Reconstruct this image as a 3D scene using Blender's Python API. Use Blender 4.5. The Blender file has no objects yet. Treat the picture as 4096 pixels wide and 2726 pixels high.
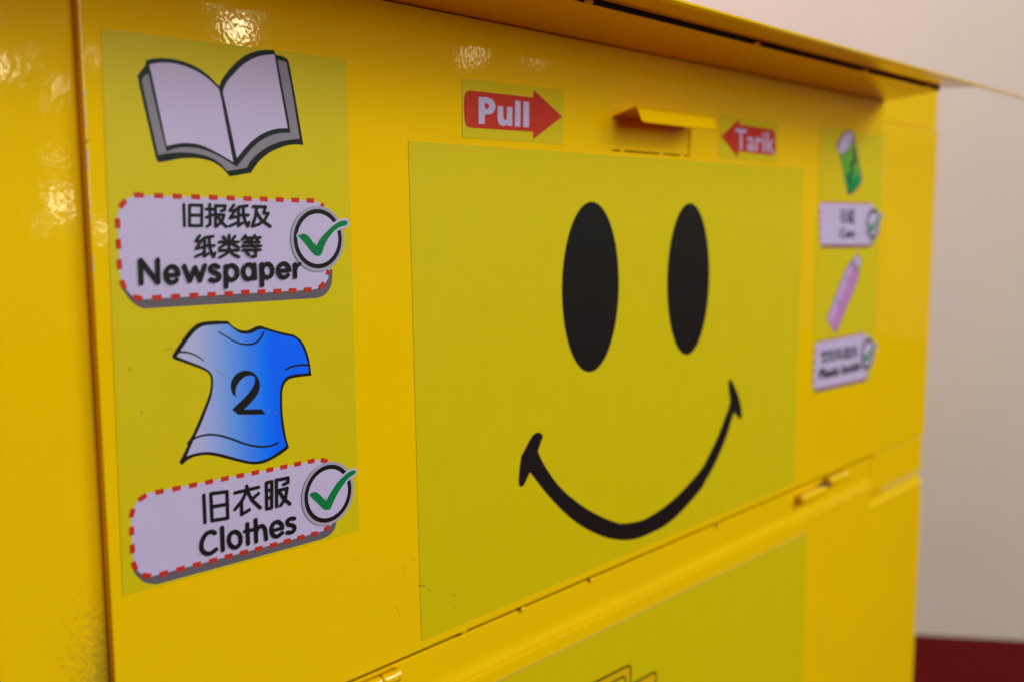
import bpy, math, random
from mathutils import Vector, Matrix, geometry
random.seed(7)
S = bpy.context.scene
COL = S.collection
R = math.radians

# ------------------------------------------------------------------ camera
D = 0.75            # metres from the lens to the plane of the bin's flap
H = 1.45            # eye height
FPX, CXP, CYP = 4040.0, 2048.0, 1363.0     # focal length and centre of the 4096 x 2726 frame
CX = Vector((0.67036459, -0.09329347, 0.73614377))    # bin axes in lens axes: along, into, up
CY = Vector((-0.74201844, -0.07830802, 0.66579013))
CZ = Vector((-0.00446791, -0.99255437, -0.1217204))
cam_d = bpy.data.cameras.new('camera')
cam = bpy.data.objects.new('camera', cam_d)
COL.objects.link(cam)
right = Vector((CX[0], CY[0], CZ[0])); up = -Vector((CX[1], CY[1], CZ[1])); back = -Vector((CX[2], CY[2], CZ[2]))
cam.matrix_world = Matrix(((right[0], up[0], back[0], 0.0), (right[1], up[1], back[1], -D),
                           (right[2], up[2], back[2], H), (0, 0, 0, 1)))
cam_d.sensor_width = 36.0
cam_d.lens = 36.0 * FPX / 4096.0
cam_d.clip_start = 0.02
cam_d.clip_end = 60.0
cam_d.dof.use_dof = True
cam_d.dof.focus_distance = 0.96
cam_d.dof.aperture_fstop = 2.7
S.camera = cam

# ------------------------------------------------------------------ world, lamps, exposure
W = bpy.data.worlds.new('World'); S.world = W; W.use_nodes = True
bg = W.node_tree.nodes['Background']
bg.inputs[0].default_value = (1.0, 0.90, 0.80, 1); bg.inputs[1].default_value = 0.085
S.view_settings.view_transform = 'Standard'; S.view_settings.look = 'None'
S.view_settings.exposure = 0.0; S.view_settings.gamma = 1.0
S.view_settings.use_curve_mapping = False

def area(name, loc, target, size, power, color=(1, 0.84, 0.50), sy=None, shape='DISK'):
    d = bpy.data.lights.new(name, 'AREA'); d.energy = power; d.color = color
    d.shape = ('RECTANGLE' if sy else shape); d.size = size
    if sy: d.size_y = sy
    o = bpy.data.objects.new(name, d); COL.objects.link(o)
    o.location = loc
    o.rotation_euler = (Vector(target) - Vector(loc)).to_track_quat('-Z', 'Y').to_euler()
    return o
area('key_fill_light', (0.8, -7.4, H + 2.5), (0.9, 0.0, H - 0.3), 5.0, 490, color=(0.68, 1.16, 0.92), sy=5.5)  # one broad key for the room's lights, set low to soften the hood's shade
area('key_fill_light', (5.2, -5.2, H + 3.8), (1.4, 0.0, H - 0.3), 3.5, 335, color=(0.68, 1.16, 0.92), sy=3.0)  # added fill from the front right, evens out the flap's right side
area('key_fill_light', (1.6, 0.9, H + 2.0), (3.5, 0.6, H - 1.3), 1.6, 48, color=(1.0, 1.0, 0.97), sy=1.2)  # added lamp behind the bin, brightens the background wall

# ------------------------------------------------------------------ picture -> flap plane
def pl(x, y, k=0.0):
    """point of the 4096 x 2726 photograph -> (X, Z) in metres on the plane k*D in front of the flap"""
    r = Vector((x - CXP, y - CYP, FPX)); t = (1.0 - k) * D / r.dot(CY)
    return (r.dot(CX) * t, r.dot(CZ) * t + H)

def mirror_lamp(px, py, dist, size, L):
    """a small ceiling or shop lamp standing where the paint mirrors it"""
    x, z = pl(px, py); p = Vector((x, 0, z)); v = (p - cam.location).normalized()
    v.y = -v.y
    loc = p + v * dist
    a = math.pi * size * size / 4
    area('spot_lamp', loc, p, size, L * math.pi * a)
for a in ((950, 128, 7.0, 0.15, 42), (1885, 222, 4.2, 0.07, 8), (2150, 240, 4.0, 0.05, 4), (370, 225, 6.0, 0.05, 16),
          (405, 915, 7.0, 0.08, 22), (20, 268, 6.0, 0.07, 34), (130, 215, 6.0, 0.035, 14), (245, 338, 6.0, 0.06, 24),
          (200, 418, 6.0, 0.04, 9), (235, 630, 6.0, 0.07, 8), (255, 818, 7.0, 0.15, 20), (180, 905, 6.0, 0.06, 7),
          (860, 10, 7.0, 0.05, 20), (1010, 55, 7.0, 0.08, 5), (222, 112, 6.0, 0.012, 40)):
    mirror_lamp(*a)

# ------------------------------------------------------------------ materials
def srgb(r, g, b):
    f = lambda c: (c / 12.92 if c <= 0.04045 else ((c + 0.055) / 1.055) ** 2.4)
    return (f(r / 255), f(g / 255), f(b / 255), 1)
def mat(name, col, rough=0.5, spec=0.5, coat=0.0, coat_rough=0.05):
    m = bpy.data.materials.new(name); m.use_nodes = True
    b = m.node_tree.nodes['Principled BSDF']
    b.inputs['Base Color'].default_value = col; b.inputs['Roughness'].default_value = rough
    b.inputs['Specular IOR Level'].default_value = spec
    b.inputs['Coat Weight'].default_value = coat; b.inputs['Coat Roughness'].default_value = coat_rough
    return m
def nodes(m): return m.node_tree.nodes, m.node_tree.links
def paint(name, col, dirt=False):
    m = mat(name, col, rough=0.28, spec=0.36)
    n, l = nodes(m); b = n['Principled BSDF']
    tc = n.new('ShaderNodeTexCoord')
    n1 = n.new('ShaderNodeTexNoise'); n1.inputs['Scale'].default_value = 240; n1.inputs['Detail'].default_value = 0.5
    n2 = n.new('ShaderNodeTexNoise'); n2.inputs['Scale'].default_value = 14; n2.inputs['Detail'].default_value = 2
    l.new(tc.outputs['Object'], n1.inputs['Vector']); l.new(tc.outputs['Object'], n2.inputs['Vector'])
    b1 = n.new('ShaderNodeBump'); b1.inputs['Strength'].default_value = 1.0; b1.inputs['Distance'].default_value = 0.000042
    b2 = n.new('ShaderNodeBump'); b2.inputs['Strength'].default_value = 1.0; b2.inputs['Distance'].default_value = 0.00025
    l.new(n1.outputs['Fac'], b1.inputs['Height']); l.new(n2.outputs['Fac'], b2.inputs['Height'])
    l.new(b2.outputs['Normal'], b1.inputs['Normal'])
    l.new(b1.outputs['Normal'], b.inputs['Normal'])
    b.inputs['Roughness'].default_value = 0.045
    # faint handling grime
    n3 = n.new('ShaderNodeTexNoise'); n3.inputs['Scale'].default_value = 5; n3.inputs['Detail'].default_value = 6
    l.new(tc.outputs['Object'], n3.inputs['Vector'])
    rp = n.new('ShaderNodeMapRange'); rp.inputs[1].default_value = 0.35; rp.inputs[2].default_value = 0.75
    rp.inputs[3].default_value = 0.0; rp.inputs[4].default_value = 0.10
    l.new(n3.outputs['Fac'], rp.inputs[0])
    mx = n.new('ShaderNodeMix'); mx.data_type = 'RGBA'
    mx.inputs[6].default_value = col; mx.inputs[7].default_value = (col[0] * 0.6, col[1] * 0.55, 0.01, 1)
    l.new(rp.outputs[0], mx.inputs[0])
    out = mx.outputs[2]
    if dirt:   # grey speckled grime rubbed into the corner beside the flap's edge
        sp = n.new('ShaderNodeSeparateXYZ'); l.new(tc.outputs['Object'], sp.inputs[0])
        cx, cz = pl(455, 2640)
        def rng(sock, a, c2):
            r_ = n.new('ShaderNodeMapRange'); r_.inputs[1].default_value = a; r_.inputs[2].default_value = c2
            l.new(sock, r_.inputs[0]); return r_.outputs[0]
        fx = rng(sp.outputs[0], cx - 0.075, cx + 0.004); fz = rng(sp.outputs[2], cz + 0.085, cz - 0.03)
        mu = n.new('ShaderNodeMath'); mu.operation = 'MULTIPLY'; fp = n.new('ShaderNodeMath'); fp.operation = 'POWER'; fp.inputs[1].default_value = 1.7; l.new(fx, fp.inputs[0]); l.new(fp.outputs[0], mu.inputs[0]); l.new(fz, mu.inputs[1])
        n4 = n.new('ShaderNodeTexNoise'); n4.inputs['Scale'].default_value = 260; n4.inputs['Detail'].default_value = 5
        n4.inputs['Roughness'].default_value = 0.75
        l.new(tc.outputs['Object'], n4.inputs['Vector'])
        ad = n.new('ShaderNodeMath'); ad.operation = 'MULTIPLY_ADD'; ad.inputs[1].default_value = 0.55; 
        l.new(mu.outputs[0], ad.inputs[0]); l.new(n4.outputs['Fac'], ad.inputs[2])
        th = rng(ad.outputs[0], 0.60, 1.25)
        mx2 = n.new('ShaderNodeMix'); mx2.data_type = 'RGBA'; mx2.inputs[7].default_value = (0.16, 0.10, 0.025, 1)
        l.new(th, mx2.inputs[0]); l.new(out, mx2.inputs[6]); out = mx2.outputs[2]
    l.new(out, b.inputs['Base Color'])
    return m
YEL = (0.95, 0.368, 0.0003, 1)
M_PAINT = paint('yellow_gloss_paint', YEL)
M_BODY = paint('yellow_gloss_paint_grimy', YEL, dirt=True)
M_GAP = mat('dark_gap', (0.02, 0.012, 0.006, 1), 0.8)
def vinyl(name, col, rough=0.42):
    m = mat(name, col, rough, 0.18); n, l = nodes(m); b = n['Principled BSDF']
    tc = n.new('ShaderNodeTexCoord'); q = n.new('ShaderNodeTexNoise'); q.inputs['Scale'].default_value = 30
    q.inputs['Detail'].default_value = 4
    l.new(tc.outputs['Object'], q.inputs['Vector'])
    bp = n.new('ShaderNodeBump'); bp.inputs['Distance'].default_value = 0.00004; bp.inputs['Strength'].default_value = 1
    l.new(q.outputs['Fac'], bp.inputs['Height']); l.new(bp.outputs['Normal'], b.inputs['Normal'])
    mr = n.new('ShaderNodeMapRange'); mr.inputs[1].default_value = 0.3; mr.inputs[2].default_value = 0.7
    mr.inputs[3].default_value = 0.98; mr.inputs[4].default_value = 1.015; l.new(q.outputs['Fac'], mr.inputs[0])
    hs = n.new('ShaderNodeHueSaturation'); hs.inputs['Color'].default_value = col
    l.new(mr.outputs[0], hs.inputs['Value']); l.new(hs.outputs[0], b.inputs['Base Color'])
    return m
M_LIME = vinyl('lime_yellow_vinyl', (0.68, 0.332, 0.0003, 1))
M_INK = vinyl('black_ink', (0.011, 0.0035, 0.005, 1))
M_WHITE = vinyl('lilac_white_vinyl', (0.571, 0.300, 0.545, 1))
M_GREY = vinyl('grey_ink', (0.255, 0.140, 0.21, 1))
M_SHADE = vinyl('dark_grey_ink', (0.138, 0.068, 0.10, 1))
M_PALE = vinyl('pale_grey_ink', (0.40, 0.228, 0.345, 1))
M_RED = vinyl('red_ink', (0.55, 0.018, 0.010, 1))
M_GREEN = vinyl('green_ink', (0.003, 0.12, 0.035, 1))
M_ORANGE = vinyl('amber_ink', (0.75, 0.28, 0.001, 1))
M_SCUFF = vinyl('scuff', (0.30, 0.145, 0.012, 1))
M_EDGE = mat('blue_grey_paper_edge', (0.25, 0.22, 0.21, 1), 0.6)
M_CHIP = mat('bare_primer', (0.53, 0.30, 0.39, 1), 0.5)
def ramp_mat(name, stops, x0, x1, axis=0, slant=0.0):
    m = vinyl(name, stops[0][1]); n, l = nodes(m); b = n['Principled BSDF']
    tc = n.new('ShaderNodeTexCoord'); sp = n.new('ShaderNodeSeparateXYZ'); l.new(tc.outputs['Object'], sp.inputs[0])
    mm = n.new('ShaderNodeMath'); mm.operation = 'MULTIPLY_ADD'; mm.inputs[1].default_value = slant
    l.new(sp.outputs[2 if axis == 0 else 0], mm.inputs[0]); l.new(sp.outputs[axis], mm.inputs[2])
    mr = n.new('ShaderNodeMapRange'); mr.inputs[1].default_value = x0; mr.inputs[2].default_value = x1
    l.new(mm.outputs[0], mr.inputs[0])
    cr = n.new('ShaderNodeValToRGB'); e = cr.color_ramp.elements
    e[0].position, e[0].color = stops[0]; e[1].position, e[1].color = stops[-1]
    for p, c in stops[1:-1]:
        q = e.new(p); q.color = c
    l.new(mr.outputs[0], cr.inputs[0]); l.new(cr.outputs[0], b.inputs['Base Color'])
    return m

# ------------------------------------------------------------------ scene graph helpers
def link(name, me, parent=None, label=None):
    o = bpy.data.objects.new(name, me); COL.objects.link(o)
    if parent:
        o.parent = parent
        base = parent
        while base.parent: base = base.parent
        if parent is base: o.matrix_parent_inverse = Matrix.Translation(base.location).inverted()
    if label: o['label'] = label
    return o
def mesh_obj(name, verts, faces, mats, parent=None, label=None, idx=None, smooth=False):
    me = bpy.data.meshes.new(name); me.from_pydata(verts, [], faces)
    for m in (mats if isinstance(mats, (list, tuple)) else [mats]): me.materials.append(m)
    if idx: me.polygons.foreach_set('material_index', idx)
    if smooth: me.polygons.foreach_set('use_smooth', [True] * len(me.polygons))
    me.update()
    return link(name, me, parent, label)
class MB:
    def __init__(s): s.v, s.f = [], []
    def add(s, vs, fs):
        n = len(s.v); s.v += [tuple(v) for v in vs]; s.f += [tuple(i + n for i in f) for f in fs]
    def box(s, x0, x1, y0, y1, z0, z1):
        s.add([(x, y, z) for x in (x0, x1) for y in (y0, y1) for z in (z0, z1)],
              [(0, 1, 3, 2), (4, 6, 7, 5), (0, 4, 5, 1), (2, 3, 7, 6), (0, 2, 6, 4), (1, 5, 7, 3)])
    def extrude_x(s, prof, x0, x1, closed=True):
        n = len(prof)
        s.add([(x0, y, z) for y, z in prof] + [(x1, y, z) for y, z in prof],
              [(i, (i + 1) % n, n + (i + 1) % n, n + i) for i in range(n if closed else n - 1)]
              + ([tuple(range(n))[::-1], tuple(range(n, 2 * n))] if closed else []))
    def ball(s, c, r, sx=1, sy=1, sz=1, nu=14, nv=8):
        vs = [(c[0], c[1], c[2] + r * sz)]
        for j in range(1, nv):
            t = math.pi * j / nv
            for i in range(nu):
                a = 2 * math.pi * i / nu
                vs.append((c[0] + r * sx * math.sin(t) * math.cos(a), c[1] + r * sy * math.sin(t) * math.sin(a), c[2] + r * sz * math.cos(t)))
        vs.append((c[0], c[1], c[2] - r * sz)); fs = []
        for i in range(nu): fs.append((0, 1 + i, 1 + (i + 1) % nu))
        for j in range(nv - 2):
            for i in range(nu):
                a = 1 + j * nu + i; b = 1 + j * nu + (i + 1) % nu
                fs.append((a, a + nu, b + nu, b))
        L = len(vs) - 1; q = 1 + (nv - 2) * nu
        for i in range(nu): fs.append((L, q + (i + 1) % nu, q + i))
        s.add(vs, fs)
    def tube_x(s, x0, x1, y, z, r, n=18):
        s.extrude_x([(y + r * math.cos(2 * math.pi * i / n), z + r * math.sin(2 * math.pi * i / n)) for i in range(n)], x0, x1)
    def build(s, name, m, parent=None, label=None, bevel=0, smooth=False):
        o = mesh_obj(name, s.v, s.f, m, parent, label, smooth=smooth)
        if bevel:
            b = o.modifiers.new('bevel', 'BEVEL'); b.width = bevel; b.segments = 3; b.limit_method = 'ANGLE'
        return o

# ------------------------------------------------------------------ flat artwork: filled outlines and strokes on a plane
EPS = 1.5e-5
def cr(p0, p1, p2, p3, t):
    return tuple(0.5 * (2 * b + (c - a) * t + (2 * a - 5 * b + 4 * c - d) * t * t + (3 * b - a - 3 * c + d) * t ** 3)
                 for a, b, c, d in zip(p0, p1, p2, p3))
def spline(pts, n=6):
    if len(pts) < 3: return list(pts)
    e = [tuple(2 * a - b for a, b in zip(pts[0], pts[1]))] + list(pts) + [tuple(2 * a - b for a, b in zip(pts[-1], pts[-2]))]
    out = []
    for i in range(len(pts) - 1):
        for k in range(n): out.append(cr(e[i], e[i + 1], e[i + 2], e[i + 3], k / n))
    out.append(pts[-1]); return out
def outline(pts, n=5):
    """closed outline; a third value 1 marks a corner"""
    P = [(p[0], p[1]) for p in pts]; C = [i for i, p in enumerate(pts) if len(p) > 2 and p[2]]
    if not C:
        m = len(P); out = []
        for i in range(m):
            for k in range(n): out.append(cr(P[i - 1], P[i], P[(i + 1) % m], P[(i + 2) % m], k / n))
        return out
    out = []
    for a, b in zip(C, C[1:] + [C[0] + len(P)]):
        run = [P[i % len(P)] for i in range(a, b + 1)]
        out += spline(run, n)[:-1]
    return out
class Art:
    def __init__(s, origin=(0, 0), scale=1.0, y=-0.0006):
        s.o, s.s, s.y = origin, scale, y; s.v, s.f, s.i, s.m = [], [], [], []
    def P(s, p): return pl(s.o[0] + p[0] * s.s, s.o[1] + p[1] * s.s)
    def _m(s, m):
        if m not in s.m: s.m.append(m)
        return s.m.index(m)
    def _put(s, pts, faces, m):
        n = len(s.v); s.v += [(x, s.y, z) for x, z in pts]; s.y -= EPS
        k = s._m(m)
        for f in faces:
            a, b, c = (Vector(pts[f[j]]) for j in (0, 1, 2))
            if (b - a).cross(c - a) < 0: f = f[::-1]
            s.f.append(tuple(q + n for q in f)); s.i.append(k)
    def poly2(s, q, m):
        t = geometry.tessellate_polygon([[Vector((x, z, 0)) for x, z in q]])
        s._put(q, [tuple(x) for x in t], m)
    def fill(s, pts, m, n=5): s.poly2([s.P(p) for p in outline(pts, n)], m)
    def quad(s, pts, m): s.poly2([s.P(p) for p in pts], m)
    def ribbon(s, q, w, m, cap=True, w1=None, closed=False):
        """q: points on the plane in metres; w width in metres"""
        k = len(q); L = []; Rr = []
        for i in range(k):
            a = Vector(q[(i - 1) % k] if (i or closed) else q[0]); b = Vector(q[i]); c = Vector(q[(i + 1) % k] if (i < k - 1 or closed) else q[-1])
            d1 = (b - a); d2 = (c - b)
            d1 = d1.normalized() if d1.length > 1e-9 else d2.normalized()
            d2 = d2.normalized() if d2.length > 1e-9 else d1
            t = (d1 + d2); t = t.normalized() if t.length > 1e-6 else d1
            nn = Vector((-t.y, t.x)); sc = 1 / max(0.5, nn.dot(Vector((-d1.y, d1.x))))
            ww = w if w1 is None else w + (w1 - w) * i / (k - 1)
            L.append(tuple(b + nn * ww / 2 * sc)); Rr.append(tuple(b - nn * ww / 2 * sc))
        pts = L + Rr; fs = [(i, (i + 1) % k, k + (i + 1) % k, k + i) for i in range(k if closed else k - 1)]
        if cap and not closed:
            for e, nb, ww in ((0, 1, w), (k - 1, k - 2, w1 or w)):
                c = Vector(q[e]); d = (c - Vector(q[nb])).normalized(); a0 = math.atan2(d.y, d.x) - math.pi / 2
                b0 = len(pts); pts += [tuple(c + Vector((math.cos(a0 + math.pi * j / 10), math.sin(a0 + math.pi * j / 10))) * ww / 2) for j in range(11)]
                fs.append(tuple(range(b0, b0 + 11)))
        s._put(pts, fs, m)
    def stroke(s, pts, w, m, cap=True, w1=None, n=6):
        s.ribbon([s.P(p) for p in spline(pts, n)], w, m, cap, w1)
    def lines(s, paths, w, m):
        """straight brush strokes with round ends, every leg its own ribbon"""
        for p in paths:
            for a, b in zip(p[:-1], p[1:]): s.ribbon([s.P(a), s.P(b)], w, m)
    def dashes(s, segs, w, m):
        for d in segs: s.ribbon([s.P(d[:2]), s.P(d[2:])], w, m, cap=False)
    def disc(s, c, r, m, r_in=0, n=64):
        q = [(c[0] + r * math.cos(2 * math.pi * i / n), c[1] + r * math.sin(2 * math.pi * i / n)) for i in range(n)]
        if not r_in: s.poly2(q, m)
        else:
            q2 = [(c[0] + r_in * math.cos(2 * math.pi * i / n), c[1] + r_in * math.sin(2 * math.pi * i / n)) for i in range(n)]
            s._put(q + q2, [(i, (i + 1) % n, n + (i + 1) % n, n + i) for i in range(n)], m)
    def arc(s, c, rx, ry, a0, a1, w, m, n=20, cap=True):
        """arc in crop pixels, angles in degrees (0 right, 90 up)"""
        q = [s.P((c[0] + rx * math.cos(R(a0 + (a1 - a0) * i / n)), c[1] - ry * math.sin(R(a0 + (a1 - a0) * i / n)))) for i in range(n + 1)]
        s.ribbon(q, w, m, cap)
    def text(s, body, quad, m, bold=0.0):
        """lettering set in the built-in face, laid into the four corners TL, TR, BR, BL"""
        c = bpy.data.curves.new('t', 'FONT'); c.body = body; c.offset = bold; c.resolution_u = 3
        o = bpy.data.objects.new('t', c); COL.objects.link(o); bpy.context.view_layer.update()
        me = bpy.data.meshes.new_from_object(o.evaluated_get(bpy.context.evaluated_depsgraph_get()))
        vs = [v.co.copy() for v in me.vertices]; fs = [tuple(p.vertices) for p in me.polygons]
        bpy.data.objects.remove(o); bpy.data.curves.remove(c); bpy.data.meshes.remove(me)
        x0, x1 = min(v.x for v in vs), max(v.x for v in vs); y0, y1 = min(v.y for v in vs), max(v.y for v in vs)
        q = [Vector(s.P(p)) for p in quad]; pts = []
        for v in vs:
            a = (v.x - x0) / (x1 - x0); b = (v.y - y0) / (y1 - y0)
            pts.append(tuple((q[3] * (1 - a) + q[2] * a) * (1 - b) + (q[0] * (1 - a) + q[1] * a) * b))
        s._put(pts, fs, m)
    def build(s, name, parent, label=None):
        return mesh_obj(name, s.v, s.f, s.m, parent, label, s.i)
def sticker(name, px, m, parent, label, t=0.0005, edge=None):
    """vinyl sheet: four picture corners TL TR BR BL -> thin slab on the flap"""
    q = [pl(*p) for p in px]
    vs = [(x, -t, z) for x, z in q] + [(x, 0.0004, z) for x, z in q]
    fs = [(3, 2, 1, 0)] + [(i, (i + 1) % 4, 4 + (i + 1) % 4, 4 + i) for i in range(4)]
    return mesh_obj(name, vs, fs, [m, edge or m], parent, label, [0, 1, 1, 1, 1])

# ------------------------------------------------------------------ setting
def tag(o, label, cat, group=None):
    o['label'] = label; o['category'] = cat
    if group: o['group'] = group
M_FLOOR = mat('dark_red_carpet', (0.098, 0.0024, 0.0034, 1), 0.9, 0.05)
M_WALL = mat('beige_plaster', (0.60, 0.50, 0.43, 1), 0.85)
n, l = nodes(M_WALL); tc = n.new('ShaderNodeTexCoord'); q = n.new('ShaderNodeTexNoise'); q.inputs['Scale'].default_value = 1.2
q.inputs['Detail'].default_value = 4; l.new(tc.outputs['Object'], q.inputs['Vector'])
cr_ = n.new('ShaderNodeValToRGB'); cr_.color_ramp.elements[0].color = (0.69, 0.415, 0.415, 1); cr_.color_ramp.elements[1].color = (0.73, 0.44, 0.445, 1)
cr_.color_ramp.elements[0].position = 0.35; cr_.color_ramp.elements[1].position = 0.65
l.new(q.outputs['Fac'], cr_.inputs[0]); l.new(cr_.outputs[0], n['Principled BSDF'].inputs['Base Color'])
fl = mesh_obj('floor', [(-12, -12, 0), (12, -12, 0), (12, 12, 0), (-12, 12, 0)], [(0, 1, 2, 3)], M_FLOOR)
fl['kind'] = 'structure'
wd = Vector((0.549, -0.836, 0)); wn = Vector((0.836, 0.549, 0)); w0 = Vector((3.44, 0.473, 0))
a, b = w0 - wd * 5, w0 + wd * 1.3  # wall stops at an added unseen corner, keeping it out of the paint's reflections
wv = [a, b, b + wn * 3.0, a + wn * 3.0]
wall = mesh_obj('wall', [(p.x, p.y, z) for z in (0, 3.6) for p in wv],
                [(0, 1, 5, 4), (1, 2, 6, 5), (2, 3, 7, 6), (3, 0, 4, 7), (4, 5, 6, 7)], M_WALL)
wall['kind'] = 'structure'

# ------------------------------------------------------------------ the bin
XL, XR = 0.474 * D, 2.465 * D            # flap
ZT, ZB = H + 0.271 * D, H - 0.599 * D
K = 0.150 * D                            # depth of the hood and the right cheek
root = bpy.data.objects.new('recycling_bin', None); COL.objects.link(root)
root.location = (1.1, 0.3, 0)
tag(root, 'glossy yellow metal recycling bin with a smiley flap and picture stickers', 'recycling bin')
bpy.context.view_layer.update()

# body: shell behind everything, left face set back behind the flap
b_ = MB()
YB = 0.011
b_.box(XL - 0.9, XL + 0.03, YB, 0.62, 0.0, ZT)
b_.build('body', M_BODY, root, bevel=0.003)
XF = 2.815 * D
s_ = MB(); s_.box(XL + 0.031, XF - 0.004, 0.035, 0.62, 0.0, ZT)
s_.build('inner_shell', M_GAP, root)
c_ = MB()
zq = H + 0.226 * D
c_.box(XR - 0.0012, XF, 0.0004, 0.034, H - 0.604 * D, zq)
c_.build('side_frame', M_PAINT, root, bevel=0.0012)
c_ = MB()
c_.box(XR - 0.0010, XF, 0.0035, 0.034, zq + 0.0015, H + 0.335 * D)
c_.build('side_frame', M_PAINT, root, bevel=0.0012)
c_ = MB()
z0, z1, z2, z3, z4 = (H + q * D for q in (-0.6095, -0.700, -0.7185, -0.724, -0.742))
c_.extrude_x([(0.034, z0), (0.0065, z0), (0.0046, z0 - 0.002), (0.0040, z1), (0.0075, z2), (0.0075, z3), (0.0008, z4), (0.0016, z4 - 0.008), (0.0008, z4 - 0.05), (0.0008, 0.06), (0.034, 0.06)], XR - 0.0012, XF)
c_.build('side_frame', M_PAINT, root)
c_ = MB(); c_.box(XR, XF - 0.002, 0.0345, 0.62, 0.06, H + 0.335 * D)
c_.build('side_panel', M_PAINT, root)

# flap door: sheet with a cut-out for the grip
hx0, hx1 = 1.353 * D, 1.585 * D; hz0, hz1 = H + 0.106 * D, H + 0.160 * D
f_ = MB()
def ring(y): return [(XL, y, ZB), (XR - 0.002, y, ZB), (XR - 0.002, y, ZT), (XL, y, ZT), (hx0, y, hz0), (hx1, y, hz0), (hx1, y, hz1), (hx0, y, hz1)]
vs = ring(0.0) + ring(0.009)
fs = []
for i in range(4):
    j = (i + 1) % 4
    fs += [(i, j, 4 + j, 4 + i), (8 + j, 8 + i, 12 + i, 12 + j), (j, i, 8 + i, 8 + j), (4 + i, 4 + j, 12 + j, 12 + i)]
f_.add(vs, fs)
flap = f_.build('flap_door', M_PAINT, root, bevel=0.0012)
# plate behind the cut-out, standing in a narrow gap
g_ = MB(); g_.box(hx0 + 0.0010, hx1 - 0.0003, 0.0022, 0.0085, hz0 + 0.0020, hz1 - 0.0003)
for t in (0.12, 0.62, 0.9):
    x = hx0 + (hx1 - hx0) * t
    g_.ball((x, 0.0012, hz0 + 0.0008), 0.003, 1.5, 0.55, 0.9)
g_.build('grip_plate', M_PAINT, flap, smooth=False)
# pull handle: tab folded out and up from the top of the cut-out, its lip hooked down
t_ = MB()
ky, kz = 0.042 * D, 0.1735 * D + H
ly, lz = 0.056 * D, 0.1475 * D + H
th = 0.0016
prof = [(0.002, hz1 - 0.0005), (-ky + 0.004, kz - 0.002), (-ky, kz - 0.0005), (-ky - 0.003, kz - 0.003), (-ly + 0.002, lz + 0.003), (-ly - 0.002, lz)]
def thick(pr, t):
    out = []
    for i, (y, z) in enumerate(pr):
        y0, z0 = pr[max(0, i - 1)]; y1, z1 = pr[min(len(pr) - 1, i + 1)]
        d = Vector((y1 - y0, z1 - z0)).normalized(); out.append((y + d.y * t, z - d.x * t))
    return pr + out[::-1]
t_.extrude_x(thick(prof, th), hx0 + 0.001, hx1 - 0.001)
t_.build('handle', M_PAINT, flap, bevel=0.0004)

# lower front panel with a pressed ridge
p_ = MB()
zs = H - 0.6072 * D
prof = [(0.030, zs), (0.0065, zs - 0.0005), (0.005, zs - 0.002), (0.005, H - 0.655 * D), (0.0042, H - 0.662 * D), (0.0012, H - 0.672 * D), (0.0008, H - 0.6755 * D),
        (0.0022, H - 0.6765 * D), (0.0022, H - 0.6778 * D), (0.0003, H - 0.680 * D), (0.0, H - 0.684 * D), (0.0, H - 0.688 * D), (0.0, 0.06), (0.030, 0.06)]
p_.extrude_x(prof, XL, XR - 0.002)
lower = p_.build('lower_panel', M_PAINT, root)
w_ = MB()
for x, y in ((1862, 2517), (2100, 2430), (2375, 2312), (2880, 2098)):
    X, Z = pl(x, y); w_.ball((X, 0.0035, Z - 0.002), 0.0034, 1.6, 0.8, 0.9)
for x, y in ((2255, 2546), (2790, 2305)):
    X, Z = pl(x, y); w_.ball((X, 0.0012, Z), 0.0035, 1.5, 0.5, 0.7)
w_.build('weld_spots', M_PAINT, flap, smooth=True)['kind'] = 'stuff'

# hinges between flap and lower panel
def hinge(x0, x1, z, r, tilt):
    L = x1 - x0; h = MB()
    h.tube_x(x0, x0 + L * 0.50, -0.003, z - tilt, r)
    h.ball((x0 + 0.001, -0.003, z - tilt), r * 0.98, 0.5, 1, 1); h.ball((x0 + L * 0.50, -0.003, z - tilt), r * 1.06, 0.6, 1, 1)
    h.tube_x(x0 + L * 0.60, x1, -0.003, z + tilt, r)
    h.ball((x0 + L * 0.62, -0.003, z + tilt), r * 1.04, 0.6, 1, 1); h.ball((x1 - 0.002, -0.003, z + tilt), r * 1.10, 0.9, 1, 1)
    o = h.build('hinge', M_PAINT, root, smooth=False)
    pn = MB(); pn.tube_x(x0 + L * 0.4, x0 + L * 0.7, -0.003, z, r * 0.6); pn.build('hinge_pin', M_GAP, o)
    return o
hinge(0.795 * D, 0.866 * D, H - 0.6165 * D, 0.0068, 0.0)
hinge(2.055 * D, 2.285 * D, H - 0.622 * D, 0.0088, 0.0045)

# hood: soffit over the flap, slotted joint, lid with a rolled front edge
zB = H + 0.2786 * D
h_ = MB()
x0 = XL - 0.9
xo = 2.394 * D
q_ = [(0.012, ZT + 0.0005), (-K, zB), (-K, zB + 0.0008), (0.012, ZT + 0.012)]
xe = [XR - 0.006, xo, xo, XR - 0.006]
h_.add([(x0, y, z) for y, z in q_] + [(x, y, z) for x, (y, z) in zip(xe, q_)],
       [(i, (i + 1) % 4, 4 + (i + 1) % 4, 4 + i) for i in range(4)] + [(3, 2, 1, 0), (4, 5, 6, 7)])
hood = h_.build('hood', M_PAINT, root)
kl = 0.226 * D; zl = H + 0.284 * D
l_ = MB()
l_.extrude_x([(-K - 0.006, zl + 0.0012), (-kl + 0.004, zl - 0.0006), (-kl, zl), (-kl - 0.0015, zl + 0.0012), (-kl - 0.0015, zl + 0.0035), (-kl + 0.002, zl + 0.0046),
              (0.62, zl + 0.05), (0.62, zl + 0.04), (-K - 0.006, zl + 0.003)], x0, xo + 0.012)
lid = l_.build('lid', M_PAINT, root)
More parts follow.
